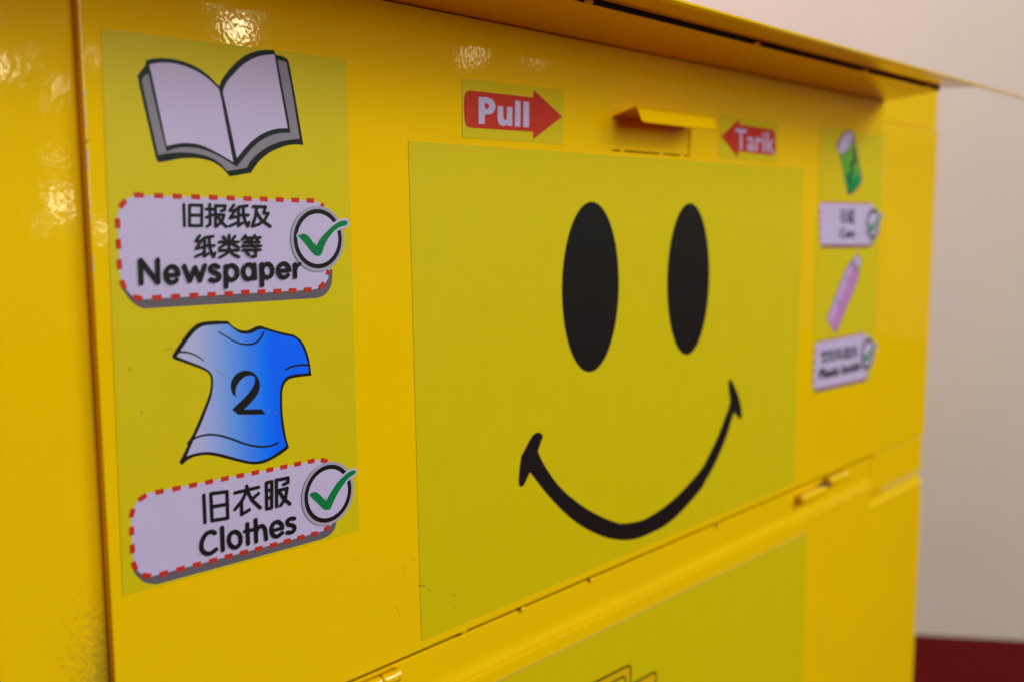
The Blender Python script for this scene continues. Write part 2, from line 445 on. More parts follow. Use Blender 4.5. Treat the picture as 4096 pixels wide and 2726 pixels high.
e_ = MB()
e_.extrude_x([(-kl, zl + 0.0005), (-kl - 0.0015, zl + 0.0012), (-kl - 0.0015, zl + 0.0035), (-kl + 0.002, zl + 0.0044), (-kl + 0.006, zl + 0.0038), (-kl + 0.006, zl + 0.001)], xo + 0.0125, XR + 1.3)
e_.build('lid_lip', M_PAINT, lid)
gs = MB(); gs.box(x0, xo - 0.001, -K + 0.0005, -K + 0.004, zB + 0.001, zB + 0.0095); gs.build('slot', M_GAP, hood)
tk = MB()
for x, y in ((2345, 15), (3020, 172), (3455, 275), (3708, 338)):
    X, Z = pl(x, y, K / D)
    tk.box(X - 0.005, X + 0.005, -K - 0.0055, -K - 0.0004, zB + 0.0002, zl - 0.0004)
tk.build('weld_tabs', M_PAINT, hood, bevel=0.001)['kind'] = 'stuff'

# chipped paint along the flap's left edge
ch = Art(y=-0.00025)
for y0, y1, w in ((365, 385, 8), (410, 425, 5), (440, 470, 5), (485, 520, 5), (555, 565, 5), (600, 690, 8), (735, 750, 6), (800, 830, 4), (860, 880, 4), (1020, 1090, 4), (1108, 1118, 4)):
    for t in range(2):
        ya = y0 + (y1 - y0) * (t * 0.5) + random.uniform(-2, 2); yb = ya + (y1 - y0) * 0.42
        xa = 311 + 0.055 * ya + 2
        ch.fill([(xa, ya, 1), (xa + w * random.uniform(.5, 1), ya + 2), (xa + w * random.uniform(.4, 1), yb - 2), (xa, yb, 1)], M_CHIP, 2)
ch.fill([(340, 562), (352, 558), (350, 570), (340, 574)], M_SCUFF)
M_RUB = mat('rubbed_paint', (0.78, 0.34, 0.001, 1), 0.4)
rb = Art((1200, 2200), 1700 / 2356, y=-0.00022)
for p in ([(470, 150), (490, 136), (525, 130)], [(578, 75), (584, 110), (582, 152)], [(400, 360), (440, 330), (480, 275)], [(530, 300), (548, 340), (560, 380)], [(545, 60), (570, 40)],
          [(620, 30), (640, 60)], [(470, 590), (490, 600)], [(60, 520), (110, 500)], [(300, 40), (330, 52)]):
    rb.stroke(p, 0.0007, M_RUB, w1=0.0003)
rb.build('rub_marks', flap)['kind'] = 'stuff'
ch.build('chipped_edge', flap)['kind'] = 'stuff'

# ================================================================== stickers
def tick_badge(parent, o, s, c, top, bot, rings, tick, halo, label=None):
    A = Art(o, s, y=-0.0016)
    P = A.P(c); r = abs(A.P((c[0], top))[1] - A.P((c[0], bot))[1]) / 2
    A.disc(P, r, M_PALE); A.disc(P, r * rings[0], M_INK); A.disc(P, r * rings[1], M_WHITE)
    q = [A.P(p) for p in outline(tick)]
    A.poly2(q, M_WHITE); A.ribbon(q, 2 * halo, M_WHITE, closed=True); A.poly2(q, M_GREEN)
    return A.build('tick_badge', parent, label)

# ---------------- left picture sticker
st = sticker('pictogram_sticker', [(401, 113), (1385, 239), (1436, 2120), (490, 2381)], M_LIME, root,
             'tall lime sticker with an open book, a blue shirt and two caption plates')
A = Art((500, 150), 750 / 1960)
A.fill([(215, 240, 1), (300, 222), (400, 218), (520, 232), (640, 265), (760, 320), (870, 400), (980, 512, 1), (1010, 440), (1060, 370), (1140, 280),
        (1230, 205), (1320, 160), (1420, 135), (1550, 132, 1), (1572, 182, 1), (1640, 200), (1695, 232), (1715, 290), (1750, 480), (1800, 760), (1860, 1125, 1),
        (1780, 1120), (1690, 1130), (1590, 1165), (1500, 1210), (1420, 1275), (1360, 1345), (1315, 1415, 1), (1200, 1436), (1090, 1455, 1), (1030, 1385), (960, 1330),
        (880, 1290), (780, 1268), (680, 1262), (560, 1270), (360, 1305), (325, 1270), (300, 1180), (250, 960), (190, 700), (130, 420), (140, 385), (170, 340), (205, 300), (212, 275)], M_INK)
A.fill([(240, 378, 1), (200, 405), (172, 450), (180, 500), (215, 660), (280, 950), (343, 1232, 1), (450, 1212), (560, 1205), (680, 1208), (800, 1228), (900, 1262), (990, 1320),
        (1065, 1398, 1), (1160, 1383), (1270, 1362, 1), (1310, 1290), (1380, 1220), (1470, 1155), (1570, 1108), (1690, 1075), (1822, 1062, 1), (1780, 800), (1740, 560), (1682, 262, 1),
        (1640, 246), (1592, 235, 1), (1640, 600, 1), (1400, 700, 1), (1100, 1100, 1), (500, 800, 1), (280, 560, 1)], M_GREY)
A.fill([(226, 280, 1), (234, 340), (300, 650), (420, 1150), (445, 1188), (480, 1175), (560, 1155), (660, 1150), (780, 1165), (900, 1205), (1020, 1265), (1165, 1355, 1), (1230, 1270),
        (1310, 1175), (1400, 1090), (1500, 1035), (1610, 1003), (1725, 998, 1), (1700, 830), (1640, 510), (1582, 200, 1), (1550, 150, 1), (1300, 190), (1010, 540, 1), (600, 270), (260, 240, 1)], M_INK)
A.fill([(250, 285, 1), (300, 275), (400, 265), (520, 275), (640, 310), (760, 365), (870, 440), (975, 540, 1), (1000, 640), (1060, 960), (1128, 1305, 1), (1020, 1240), (900, 1175),
        (800, 1130), (700, 1108), (600, 1105), (510, 1118), (432, 1135, 1), (400, 980), (320, 600)], M_WHITE)
A.fill([(1025, 548), (1060, 470), (1130, 385), (1220, 295), (1330, 225), (1440, 190), (1558, 178, 1), (1600, 430), (1650, 700), (1695, 950, 1), (1590, 955), (1480, 985), (1380, 1040),
        (1280, 1125), (1165, 1262, 1), (1110, 1000), (1060, 760), (1022, 590)], M_WHITE)
A.build('book_picture', st)

# newspaper plate
O, K2 = (430, 740), 1000 / 2356
A = Art(O, K2)
A.fill([(125, 930), (180, 1045), (250, 1120), (345, 1163), (500, 1154), (1800, 1076), (1960, 1066), (2050, 1030), (2105, 940), (2118, 800, 1), (2000, 760, 1), (300, 860, 1)], M_SHADE)
A.fill([(250, 98, 1), (1100, 124), (1930, 148, 1), (2000, 178), (2060, 250), (2085, 330, 1), (2092, 820, 1), (2065, 900), (2010, 962), (1925, 988, 1), (1100, 1032), (335, 1078, 1), (240, 1050),
        (175, 985), (128, 900), (112, 830, 1), (100, 560), (90, 330, 1), (95, 270), (120, 210), (170, 145)], M_WHITE)
A.dashes([(245, 95, 340, 98), (435, 100, 523, 104), (610, 106, 698, 110), (785, 112, 868, 116), (952, 117, 1035, 121), (1117, 123, 1197, 127), (1277, 128, 1355, 131), (1432, 132, 1505, 136),
          (1582, 137, 1656, 141), (1730, 141, 1802, 145), (1872, 145, 1943, 150), (112, 212, 167, 145), (2008, 180, 2032, 206), (90, 315, 94, 408), (96, 510, 102, 602), (104, 702, 110, 794),
          (128, 898, 160, 980), (240, 1052, 325, 1074), (415, 1062, 508, 1058), (595, 1052, 680, 1048), (770, 1042, 852, 1038), (938, 1034, 1015, 1029), (1098, 1025, 1178, 1021),
          (1255, 1012, 1333, 1008), (1410, 1010, 1483, 1004), (1560, 1002, 1632, 998), (1703, 996, 1775, 992), (1845, 988, 1918, 984), (1990, 970, 2036, 922), (2066, 845, 2080, 802)], 0.0042, M_RED)
A.build('caption_plate', st)
A = Art(O, K2, y=-0.0012); w = 0.0026
A.lines([[(714, 186), (720, 385)], [(768, 190), (768, 385)], [(768, 190), (884, 192), (882, 385)], [(768, 285), (882, 286)], [(768, 383), (882, 384)],
         [(925, 228), (990, 230)], [(958, 182), (962, 372), (932, 390)], [(926, 305), (990, 280)], [(1012, 195), (1012, 393)], [(1012, 196), (1105, 198), (1098, 236), (1066, 244)],
         [(1020, 280), (1092, 282)], [(1092, 282), (1075, 340), (1022, 390)], [(1038, 305), (1072, 355), (1114, 392)]], w, M_INK)
def zhi(dx, dy, sx=1.0):   # the character for paper
    T = lambda p: (1140 + (p[0] - 1140) * sx + dx, p[1] + dy)
    A.lines([[T(p) for p in q] for q in ([(1183, 190), (1148, 240), (1186, 244)], [(1206, 226), (1150, 312), (1204, 300)], [(1146, 386), (1210, 358)],
             [(1310, 196), (1228, 208)], [(1228, 208), (1228, 385), (1264, 358)], [(1228, 284), (1320, 284)], [(1272, 204), (1276, 290), (1296, 358), (1316, 390), (1326, 352)])], w, M_INK)
zhi(0, 0)
A.lines([[(1366, 204), (1482, 206), (1466, 264), (1508, 268)], [(1508, 268), (1478, 325), (1425, 368), (1362, 388)], [(1398, 206), (1390, 290), (1357, 386)], [(1404, 268), (1446, 334), (1526, 390)]], w, M_INK)
w = 0.0024
zhi(-322, 287, 1.0)
A.lines([[(1082, 487), (1106, 518)], [(1192, 482), (1168, 518)], [(1046, 536), (1224, 536)], [(1137, 472), (1137, 600)], [(1128, 544), (1050, 590)], [(1146, 544), (1224, 586)],
         [(1046, 616), (1228, 613)], [(1137, 600), (1116, 645), (1050, 680)], [(1145, 622), (1180, 655), (1230, 678)],
         [(1290, 475), (1262, 515)], [(1278, 497), (1336, 497)], [(1305, 505), (1316, 524)], [(1376, 474), (1350, 514)], [(1366, 495), (1430, 495)], [(1396, 504), (1408, 524)],
         [(1276, 540), (1420, 540)], [(1346, 520), (1346, 575)], [(1260, 576), (1434, 573)], [(1266, 613), (1430, 610)], [(1386, 586), (1386, 672), (1348, 672)], [(1302, 636), (1324, 660)]], w, M_INK)
w = 0.0038
A.lines([[(300, 708), (309, 924)], [(302, 708), (466, 918)], [(462, 704), (467, 916)]], w, M_INK)
A.lines([[(545, 850), (650, 846)]], 0.0036, M_INK)
A.arc((598, 842), 58, 76, 0, 318, w, M_INK)
A.lines([[(712, 764), (766, 902), (814, 775), (862, 898), (905, 758)]], w, M_INK)
A.stroke([(1032, 772), (1000, 757), (968, 768), (962, 800), (1000, 824), (1038, 848), (1034, 886), (1000, 900), (962, 890)], 0.0039, M_INK)
A.lines([[(1104, 764), (1108, 958)], [(1372, 748), (1380, 878)], [(1440, 744), (1446, 944)], [(1754, 746), (1757, 866)]], w, M_INK)
A.arc((1158, 824), 54, 68, 0, 360, w, M_INK, cap=False, n=32)
A.arc((1320, 816), 52, 68, 0, 360, w, M_INK, cap=False, n=32)
A.arc((1494, 806), 48, 64, 0, 360, w, M_INK, cap=False, n=32)
A.lines([[(1602, 808), (1698, 804)]], 0.0036, M_INK)
A.arc((1648, 804), 52, 66, 0, 318, w, M_INK)
A.stroke([(1757, 800), (1768, 765), (1796, 744)], w, M_INK)
A.build('lettering', st)
tick_badge(st, O, K2, (1975, 508), 195, 815, (0.905, 0.765),
           [(1790, 485), (1805, 468), (1832, 461), (1870, 470), (1905, 510), (1953, 577, 1), (2000, 500), (2060, 435), (2130, 372), (2195, 339), (2238, 338), (2252, 355), (2237, 382), (2190, 394), (2132, 430),
            (2080, 490), (2040, 560), (2003, 655), (1965, 670), (1932, 655), (1880, 595), (1840, 542)], 0.0021)

# shirt
O, K2 = (600, 1240), 850 / 2019
xa, _ = pl(600 + 420 * K2, 1600); xb, _ = pl(600 + 1180 * K2, 1600)
M_SHIRT = ramp_mat('blue_fade_print', [(0.0, (0.49, 0.295, 0.56, 1)), (0.18, (0.345, 0.26, 0.60, 1)), (0.45, (0.14, 0.21, 0.66, 1)), (0.68, (0.05, 0.145, 0.74, 1)),
                               (0.86, (0.004, 0.125, 0.84, 1)), (1.0, (0.002, 0.085, 0.84, 1))], xa, xb)
A = Art(O, K2)
A.fill([(205, 435, 1), (240, 375), (300, 285), (370, 195), (430, 140), (490, 115), (560, 105), (650, 102), (738, 103, 1), (770, 140), (820, 175), (870, 192), (920, 192), (960, 178), (1000, 157), (1040, 148),
        (1070, 156, 1), (1150, 182), (1250, 210), (1350, 232), (1400, 258), (1450, 310), (1490, 400), (1515, 500), (1530, 618, 1), (1440, 628), (1360, 640), (1310, 658), (1280, 690), (1260, 740), (1253, 800),
        (1253, 900), (1260, 1010), (1285, 1180), (1317, 1302, 1), (1260, 1350), (1180, 1400), (1100, 1440), (1030, 1458), (950, 1458), (860, 1440), (760, 1415), (660, 1390), (560, 1372), (480, 1375),
        (400, 1395), (340, 1430), (300, 1468, 1), (275, 1440, 1), (320, 1350), (355, 1275), (345, 1265), (400, 1180), (450, 1070), (500, 950), (540, 850), (565, 770), (575, 690), (570, 630), (545, 590), (480, 555), (380, 518), (222, 462, 1)], M_INK)
A.fill([(250, 437, 1), (275, 400), (330, 320), (400, 230), (450, 180), (510, 150), (580, 142), (660, 135), (738, 133, 1), (770, 160), (820, 200), (870, 222), (930, 225), (980, 212), (1020, 190), (1065, 182, 1),
        (1150, 205), (1250, 235), (1350, 255), (1400, 285), (1440, 340), (1475, 430), (1500, 520), (1503, 580), (1495, 595, 1), (1420, 600), (1340, 612), (1290, 635), (1255, 680), (1235, 740), (1230, 830),
        (1232, 930), (1240, 1050), (1262, 1180), (1290, 1285, 1), (1230, 1330), (1150, 1385), (1080, 1415), (1010, 1432), (940, 1430), (860, 1412), (760, 1385), (660, 1358), (560, 1342), (480, 1345), (400, 1362),
        (345, 1382, 1), (380, 1300), (420, 1210), (480, 1080), (530, 950), (575, 830), (592, 740), (597, 670), (585, 610), (550, 568), (480, 528), (380, 488)], M_SHIRT)
A.stroke([(648, 205), (720, 250), (800, 295), (870, 318), (940, 323), (1000, 308), (1045, 268), (1076, 210)], 0.0010, M_INK, w1=0.0022)
A.stroke([(270, 396), (340, 398), (410, 418), (470, 450), (510, 480)], 0.0018, M_INK, w1=0.0009)
A.stroke([(1284, 560), (1340, 535), (1410, 520), (1508, 518)], 0.0018, M_INK)
A.stroke([(415, 1215), (480, 1190), (560, 1178), (650, 1185), (760, 1215), (880, 1260), (980, 1285), (1060, 1293), (1140, 1285), (1212, 1258)], 0.0018, M_INK)
A.fill([(812, 822, 1), (780, 790), (765, 745), (765, 690), (785, 640), (820, 600), (870, 575), (920, 570), (970, 585), (1010, 620), (1035, 670), (1040, 720), (1025, 780), (985, 840), (930, 900), (888, 940, 1),
        (1060, 936, 1), (1092, 986, 1), (950, 989), (830, 988, 1), (775, 938, 1), (850, 870), (920, 800), (965, 740), (987, 690), (992, 640), (970, 618), (935, 618), (890, 635), (850, 670), (820, 720), (808, 770)], M_INK)
for p in ([(620, 560), (660, 590), (720, 625), (755, 650)], [(1120, 940), (1130, 960)], [(1175, 960), (1200, 975)]):
    A.stroke(p, 0.0006, M_GREY, w1=0.0003)
A.build('shirt_picture', st)

# clothes plate
O, K2 = (470, 1800), 1000 / 2356
A = Art(O, K2)
A.fill([(150, 1110), (200, 1200), (260, 1240), (350, 1254), (500, 1222), (1800, 866), (1920, 830), (2000, 790), (2045, 730), (2064, 650, 1), (1900, 600, 1), (300, 1000, 1)], M_SHADE)
A.fill([(285, 398, 1), (1100, 240), (1900, 86, 1), (1970, 98), (2030, 150, 1), (2060, 640, 1), (2010, 700), (1960, 742), (1880, 772, 1), (1100, 980), (315, 1184, 1), (230, 1165), (172, 1110), (146, 1030, 1),
        (132, 840), (126, 640, 1), (130, 590), (160, 515), (215, 445)], M_WHITE)
A.dashes([(352, 395, 433, 377), (512, 365, 592, 346), (670, 333, 747, 314), (822, 302, 898, 284), (971, 271, 1045, 255), (1117, 242, 1189, 226), (1259, 214, 1329, 198), (1398, 187, 1465, 172), (1531, 160, 1597, 146),
          (1661, 132, 1726, 118), (1789, 105, 1853, 91), (1913, 84, 1975, 104), (195, 465, 268, 415), (122, 628, 146, 545), (128, 715, 132, 795), (134, 880, 138, 965), (140, 1045, 172, 1120), (230, 1168, 310, 1182),
          (392, 1164, 470, 1144), (550, 1122, 628, 1100), (706, 1080, 783, 1060), (858, 1041, 935, 1021), (1006, 1001, 1080, 982), (1150, 965, 1224, 946), (1291, 929, 1361, 911), (1430, 893, 1497, 876),
          (1562, 857, 1627, 840), (1692, 822, 1756, 805), (1819, 790, 1881, 772), (1945, 745, 1992, 706)], 0.0042, M_RED)
A.build('caption_plate', st)
A = Art(O, K2, y=-0.0012); w = 0.0032
A.lines([[(808, 416), (820, 674)], [(874, 402), (886, 656)], [(874, 402), (1026, 384), (1034, 632)], [(882, 526), (1030, 502)], [(886, 656), (1034, 632)],
         [(1212, 332), (1220, 358)], [(1102, 395), (1324, 342)], [(1214, 372), (1172, 462), (1102, 550)], [(1162, 472), (1164, 598), (1236, 554)], [(1322, 400), (1258, 458)], [(1222, 385), (1262, 464), (1340, 536)],
         [(1396, 300), (1400, 546)], [(1396, 300), (1448, 288), (1446, 536), (1424, 542)], [(1400, 374), (1446, 364)], [(1400, 446), (1446, 436)],
         [(1490, 272), (1494, 524)], [(1490, 276), (1600, 254), (1600, 296), (1560, 314)], [(1496, 376), (1592, 350)], [(1592, 350), (1576, 446), (1530, 514)], [(1524, 394), (1562, 452), (1618, 498)]], w, M_INK)
w = 0.0039
A.stroke([(912, 772), (882, 760), (836, 774), (802, 820), (784, 880), (792, 935), (828, 964), (872, 962), (922, 926)], w, M_INK)
A.lines([[(978, 722), (986, 932)], [(1216, 688), (1224, 872)], [(1294, 648), (1300, 852)]], w, M_INK)
A.arc((1098, 834), 56, 74, 0, 360, w, M_INK, cap=False, n=32)
A.lines([[(1192, 756), (1298, 734)], [(1446, 750), (1546, 726)]], 0.0033, M_INK)
A.stroke([(1298, 772), (1318, 722), (1356, 706), (1382, 736), (1388, 780), (1394, 830)], w, M_INK)
A.stroke([(1546, 726), (1538, 690), (1502, 666), (1462, 684), (1442, 736), (1456, 788), (1496, 804), (1545, 770)], w, M_INK)
A.stroke([(1658, 636), (1624, 636), (1594, 660), (1602, 692), (1642, 700), (1662, 726), (1640, 762), (1592, 768)], w, M_INK)
A.build('lettering', st)
tick_badge(st, O, K2, (1977, 402), 104, 700, (0.905, 0.765),
           [(1800, 415), (1815, 396), (1842, 386), (1875, 393), (1915, 430), (1955, 468, 1), (2000, 388), (2060, 300), (2130, 228), (2188, 189), (2224, 182), (2236, 200), (2220, 220), (2160, 265), (2110, 330), (2060, 410),
            (2025, 480), (1996, 545), (1960, 556), (1925, 545), (1870, 490), (1825, 448)], 0.0019)
A = Art(y=-0.0007)
for p in ([(655, 1400), (668, 1393), (688, 1394)], [(512, 1470), (520, 1474), (527, 1472)], [(560, 1640), (566, 1650)]): A.stroke(p, 0.0006, M_SCUFF)
A.build('scuff_marks', st)['kind'] = 'stuff'

# ---------------- smiley sticker
sm = sticker('smiley_sticker', [(1632, 564), (3212, 674), (3176, 1929), (1685, 2562)], M_LIME, root, 'large square lime sticker with two black eyes and a wide smile')
def ellipse(px, parent):
    A = Art(); q = [A.P(p) for p in px]           # top, right, bottom, left in picture pixels
    cz = (q[0][1] + q[2][1]) / 2; rz = (q[0][1] - q[2][1]) / 2; cx = (q[1][0] + q[3][0]) / 2; rx = (q[1][0] - q[3][0]) / 2
    A.poly2([(cx + rx * math.cos(2 * math.pi * i / 72), cz + rz * math.sin(2 * math.pi * i / 72)) for i in range(72)], M_INK)
    A.build('eye', parent)
e1, e2 = 700 / 1483, 740 / 1568
ellipse([(2200 + 347 * e1, 780 + 58 * e2), (2200 + 581 * e1, 780 + 740 * e2), (2200 + 333 * e1, 780 + 1498 * e2), (2200 + 98 * e1, 780 + 750 * e2)], sm)
ellipse([(2200 + 1180 * e1, 780 + 70 * e2), (2200 + 1347 * e1, 780 + 690 * e2), (2200 + 1152 * e1, 780 + 1354 * e2), (2200 + 990 * e1, 780 + 710 * e2)], sm)
A = Art((2040, 1480), 600 / 1307)
r2 = lambda x, y: ((2800 + x * 260 / 679 - 2040) * 1307 / 600, (1450 + y * 600 / 1568 - 1480) * 1307 / 600)
s2 = lambda x, y: ((x - 2040) * 1307 / 600, (y - 1480) * 1307 / 600)
A.fill([(94, 745, 1), (130, 680), (165, 610), (200, 560), (232, 539), (262, 543), (283, 572), (268, 620), (240, 702, 1), (280, 790), (340, 890), (420, 998), (520, 1095), (640, 1185), (760, 1255), (870, 1303), (950, 1331, 1),
        (1040, 1325), s2(2578, 2073), s2(2655, 2025), s2(2722, 1966), r2(0, 1120), r2(90, 960), r2(180, 770), r2(250, 590), r2(290, 480), r2(312, 395) + (1,), r2(298, 290), r2(292, 205), r2(308, 172), r2(335, 195), r2(370, 270),
        r2(405, 360), r2(428, 470), r2(434, 560), r2(420, 585), r2(395, 570), r2(357, 515) + (1,), r2(330, 580), r2(290, 720), r2(230, 880), r2(140, 1080), r2(50, 1240), r2(0, 1325), s2(2722, 2046), s2(2655, 2102), s2(2578, 2140), (1090, 1465), (1000, 1476), (880, 1464), (760, 1425),
        (640, 1365), (520, 1280), (400, 1165), (290, 1040), (172, 885, 1), (150, 930), (125, 985), (100, 1010), (78, 1000), (72, 950), (80, 850)], M_INK)
A.build('smile', sm)
A = Art((1200, 2200), 1700 / 2356, y=-0.0007)
for p in ([(660, 190), (668, 196)], [(680, 192), (690, 197)], [(710, 214), (718, 219)], [(850, 246), (853, 249)], [(860, 318), (864, 320)]): A.stroke(p, 0.0012, M_SCUFF)
A.build('scuff_marks', sm)['kind'] = 'stuff'

# ---------------- pull sticker
O, K2 = (1800, 280), 500 / 2356
C = lambda x, y: (O[0] + x * K2, O[1] + y * K2)
pu = sticker('arrow_sticker', [C(220, 160), C(2150, 387), C(2120, 1402), C(230, 1278)], M_LIME, root, 'small lime sticker with a red arrow pointing right and the word Pull', edge=M_EDGE)
A = Art(O, K2)
A.fill([(365, 388, 1), (960, 455), (1560, 522, 1), (1568, 375, 1), (2110, 885, 1), (1562, 1312, 1), (1555, 1170, 1), (960, 1130), (365, 1092, 1), (310, 1062), (275, 985), (257, 800), (255, 580), (275, 455), (310, 405)], M_RED)
A.build('red_arrow', pu)
A = Art(O, K2, y=-0.0009)
A.fill([(528, 510, 1), (690, 522), (760, 545), (815, 595), (842, 670), (838, 745), (800, 805), (735, 840), (648, 840, 1), (640, 1025, 1), (528, 1018, 1)], M_WHITE)
A.fill([(645, 625, 1), (690, 634), (722, 662), (725, 700), (705, 732), (675, 738), (645, 735, 1)], M_RED)
A.fill([(885, 685, 1), (992, 692, 1), (990, 800), (994, 900), (1015, 942), (1045, 942), (1060, 910), (1062, 700, 1), (1165, 708, 1), (1160, 1062, 1), (1068, 1055, 1), (1062, 1018, 1), (1030, 1052), (980, 1060), (920, 1030), (890, 960), (884, 860)], M_WHITE)
A.quad([(1215, 580), (1318, 590), (1312, 1075), (1212, 1068)], M_WHITE)
A.quad([(1372, 597), (1478, 607), (1475, 1085), (1368, 1078)], M_WHITE)
A.build('lettering', pu)

# ---------------- tarik sticker
O, K2 = (2400, 380), 800 / 2356
ta = sticker('arrow_sticker', [C(1408, 232), C(2102, 318), C(2080, 800), C(1402, 742)], M_LIME, root, 'small lime sticker with a red arrow pointing left and the word Tarik', edge=M_EDGE)
A = Art(O, K2)
A.fill([(1420, 488, 1), (1638, 288, 1), (1642, 352, 1), (1840, 380), (2025, 408, 1), (2052, 425), (2066, 520), (2062, 680), (2035, 716, 1), (1625, 668, 1), (1618, 742, 1)], M_RED)
A.build('red_arrow', ta)
A = Art(O, K2, y=-0.0009)
A.text('Tarik', [(1588, 396), (2052, 452), (2050, 694), (1590, 642)], M_WHITE, 0.012)
A.build('lettering', ta)

# ---------------- right picture sticker
GLYPH = {
 'lv': "2,0 .3,2.5|1.5,1.5 4,1.5|.8,3.8 3.8,3.8|.5,6 4,6|2.2,3.8 2.2,9.3 3.8,8.3|5.5,.8 9,.8 9,3.8 5.5,3.8 5.5,.8|5,5.5 9.5,5.5 9.5,9.3 5,9.3 5,5.5",
 'guan': "1.5,0 .5,2.5|1,2 4.2,2|.2,4.6 4.5,4.6|2.3,2 2.3,8.8|.6,6 .6,8.8 4,8.8 4,6|5,1 9.8,1|6.2,0 6.2,2|8.5,0 8.5,2|5.3,2.8 7,2.8 7,4.2 5.3,4.2 5.3,2.8|7.8,2.8 9.5,2.8 9.5,4.2 7.8,4.2 7.8,2.8|6,5 5,7|5.7,6 5.7,9.8|5.7,6 9.5,6|5.7,7.3 9.3,7.3|5.7,8.5 9.3,8.5|5.7,9.7 9.8,9.7|7.6,6 7.6,9.7",
 'su': "1,.5 1.7,1.6|3.8,.3 3.2,1.6|.4,2 4.8,2|.8,2.8 .8,4.2 4.2,4.2 4.2,2.8|2.6,2 2.4,4.5 .8,6.2|6,.5 6,4 5.3,6.2|6,.5 9.2,.5 9.2,6 8.4,5.9|6,2.2 9.2,2.2|6,4 9.2,4|1.5,7.8 8.5,7.8|5,6.3 5,9.6|.3,9.6 9.7,9.6",
 'jiao': ".8,.6 .8,6.5 .2,9.5|.8,.6 3.5,.6 3.5,9.3 2.5,9.2|.8,3.2 3.5,3.2|.8,5.8 3.5,5.8|7,0 7,1.5|4.7,2 9.8,2|6,2.8 4.8,4.6|8.3,2.8 9.6,4.6|8.6,4.5 7,7.5 4.6,9.6|5.8,4.8 7.5,7.8 9.8,9.6",
 'ping': "1,.3 1.7,1.6|4,.3 3.4,1.6|.4,2.3 4.7,2.3|.2,5 4.9,5|1.5,2.3 1.5,6 .4,9.5|3.6,2.3 3.6,9.6|5.2,1.2 9.8,1.2|6.3,1.2 5.9,9 7.4,8|6.1,4 8.6,4 8.7,8.5 9.8,9 9.9,7.8|7,5.5 7.8,6.8",
 'lei': "2,.5 3,2|8,.3 7,2|.5,2.8 9.5,2.8|5,0 5,5.5|4.6,3 .8,5.2|5.4,3 9.2,5.2|.4,6.6 9.6,6.6|5,5.5 4,7.8 .6,9.7|5.2,7 9.4,9.7"}
def glyph_row(A, keys, quad, w, gap=0.10):
    """brush-stroke characters set side by side between the corners TL, TR, BR, BL"""
    n = len(keys); q = [Vector(p) for p in quad]
    for i, k in enumerate(keys):
        for path in GLYPH[k].split('|'):
            pts = []
            for t in path.split():
                x, y = (float(v) for v in t.split(','))
                u = (i + gap / 2 + (1 - gap) * x / 10) / n; v = y / 10
                pts.append(tuple((q[0] * (1 - u) + q[1] * u) * (1 - v) + (q[3] * (1 - u) + q[2] * u) * v))
            A.lines([pts], w, M_INK)
rs = sticker('pictogram_sticker', [(3281, 504), (3538, 540), (3490, 1521), (3246, 1578)], M_LIME, root, 'tall lime sticker by the right post with a green can and a pink bottle')
O, K2 = (3220, 480), 400 / 965
A = Art(O, K2)
xa = pl(*C(400, 300))[1]; xb = pl(*C(400, 700))[1]
M_CAN = ramp_mat('green_fade_print', [(0, (0.16, 0.26, 0.02, 1)), (0.5, (0.10, 0.24, 0.03, 1)), (0.62, (0.003, 0.20, 0.05, 1)), (1, (0.002, 0.12, 0.04, 1))], xa, xb, axis=2)
A.fill([(300, 260), (330, 175), (385, 112), (440, 102), (468, 140), (490, 260), (530, 470), (548, 580), (520, 640), (470, 700), (425, 728), (405, 700), (380, 580), (330, 340)], M_SHADE)
A.fill([(335, 335, 1), (400, 310), (460, 200, 1), (490, 340), (530, 560), (515, 620), (470, 685), (430, 712), (412, 690), (380, 540)], M_CAN)
A.fill([(318, 290), (322, 245), (350, 175), (400, 125), (440, 118), (455, 150), (440, 220), (395, 295), (345, 325)], M_WHITE)
A.lines([[(468, 290), (480, 395), (440, 430), (455, 490), (420, 545), (430, 600)]], 0.007, M_INK)
A.build('can_picture', rs)
def plate(parent, pts, sh, dash_t, dash_b, n):
    A = Art(O, K2)
    A.fill(sh, M_SHADE); A.fill(pts, M_WHITE)
    for (a, b) in (dash_t, dash_b):
        pa, pb = Vector(A.P(a)), Vector(A.P(b))
        for i in range(n):
            p = pa.lerp(pb, i / n); q_ = pa.lerp(pb, (i + 0.48) / n); A.ribbon([tuple(p), tuple(q_)], 0.0042, M_RED, cap=False)
    pa, pb = Vector(A.P((pts[-2][0], pts[-2][1]))), Vector(A.P((pts[-3][0], pts[-3][1])))
    for i in range(4):
        p = pa.lerp(pb, (i + .2) / 4); q_ = pa.lerp(pb, (i + 0.7) / 4); A.ribbon([tuple(p), tuple(q_)], 0.0042, M_RED, cap=False)
    A.build('caption_plate', parent)
plate(rs, [(165, 795, 1), (400, 800), (620, 806, 1), (650, 830), (680, 900, 1), (660, 1150, 1), (620, 1210, 1), (400, 1212), (165, 1212, 1), (138, 1170, 1), (135, 850, 1), (145, 810)],
      [(140, 1180), (160, 1235, 1), (400, 1238), (620, 1234, 1), (665, 1180, 1), (660, 1100, 1), (150, 1100, 1)], ((165, 793), (640, 808)), ((150, 1208), (640, 1208)), 15)
A = Art(O, K2, y=-0.0012)
glyph_row(A, ('lv', 'guan'), [(330, 862), (472, 862), (472, 1000), (330, 1000)], 0.0017)
A.text('Cans', [(330, 1042), (478, 1048), (472, 1135), (328, 1138)], M_INK, 0.008)
A.build('lettering', rs)
def small_tick(parent, c, top, bot, t):
    tick_badge(parent, O, K2, c, top, bot, (0.905, 0.72), [(c[0] + p[0], c[1] + p[1]) + tuple(p[2:]) for p in t], 0.003)
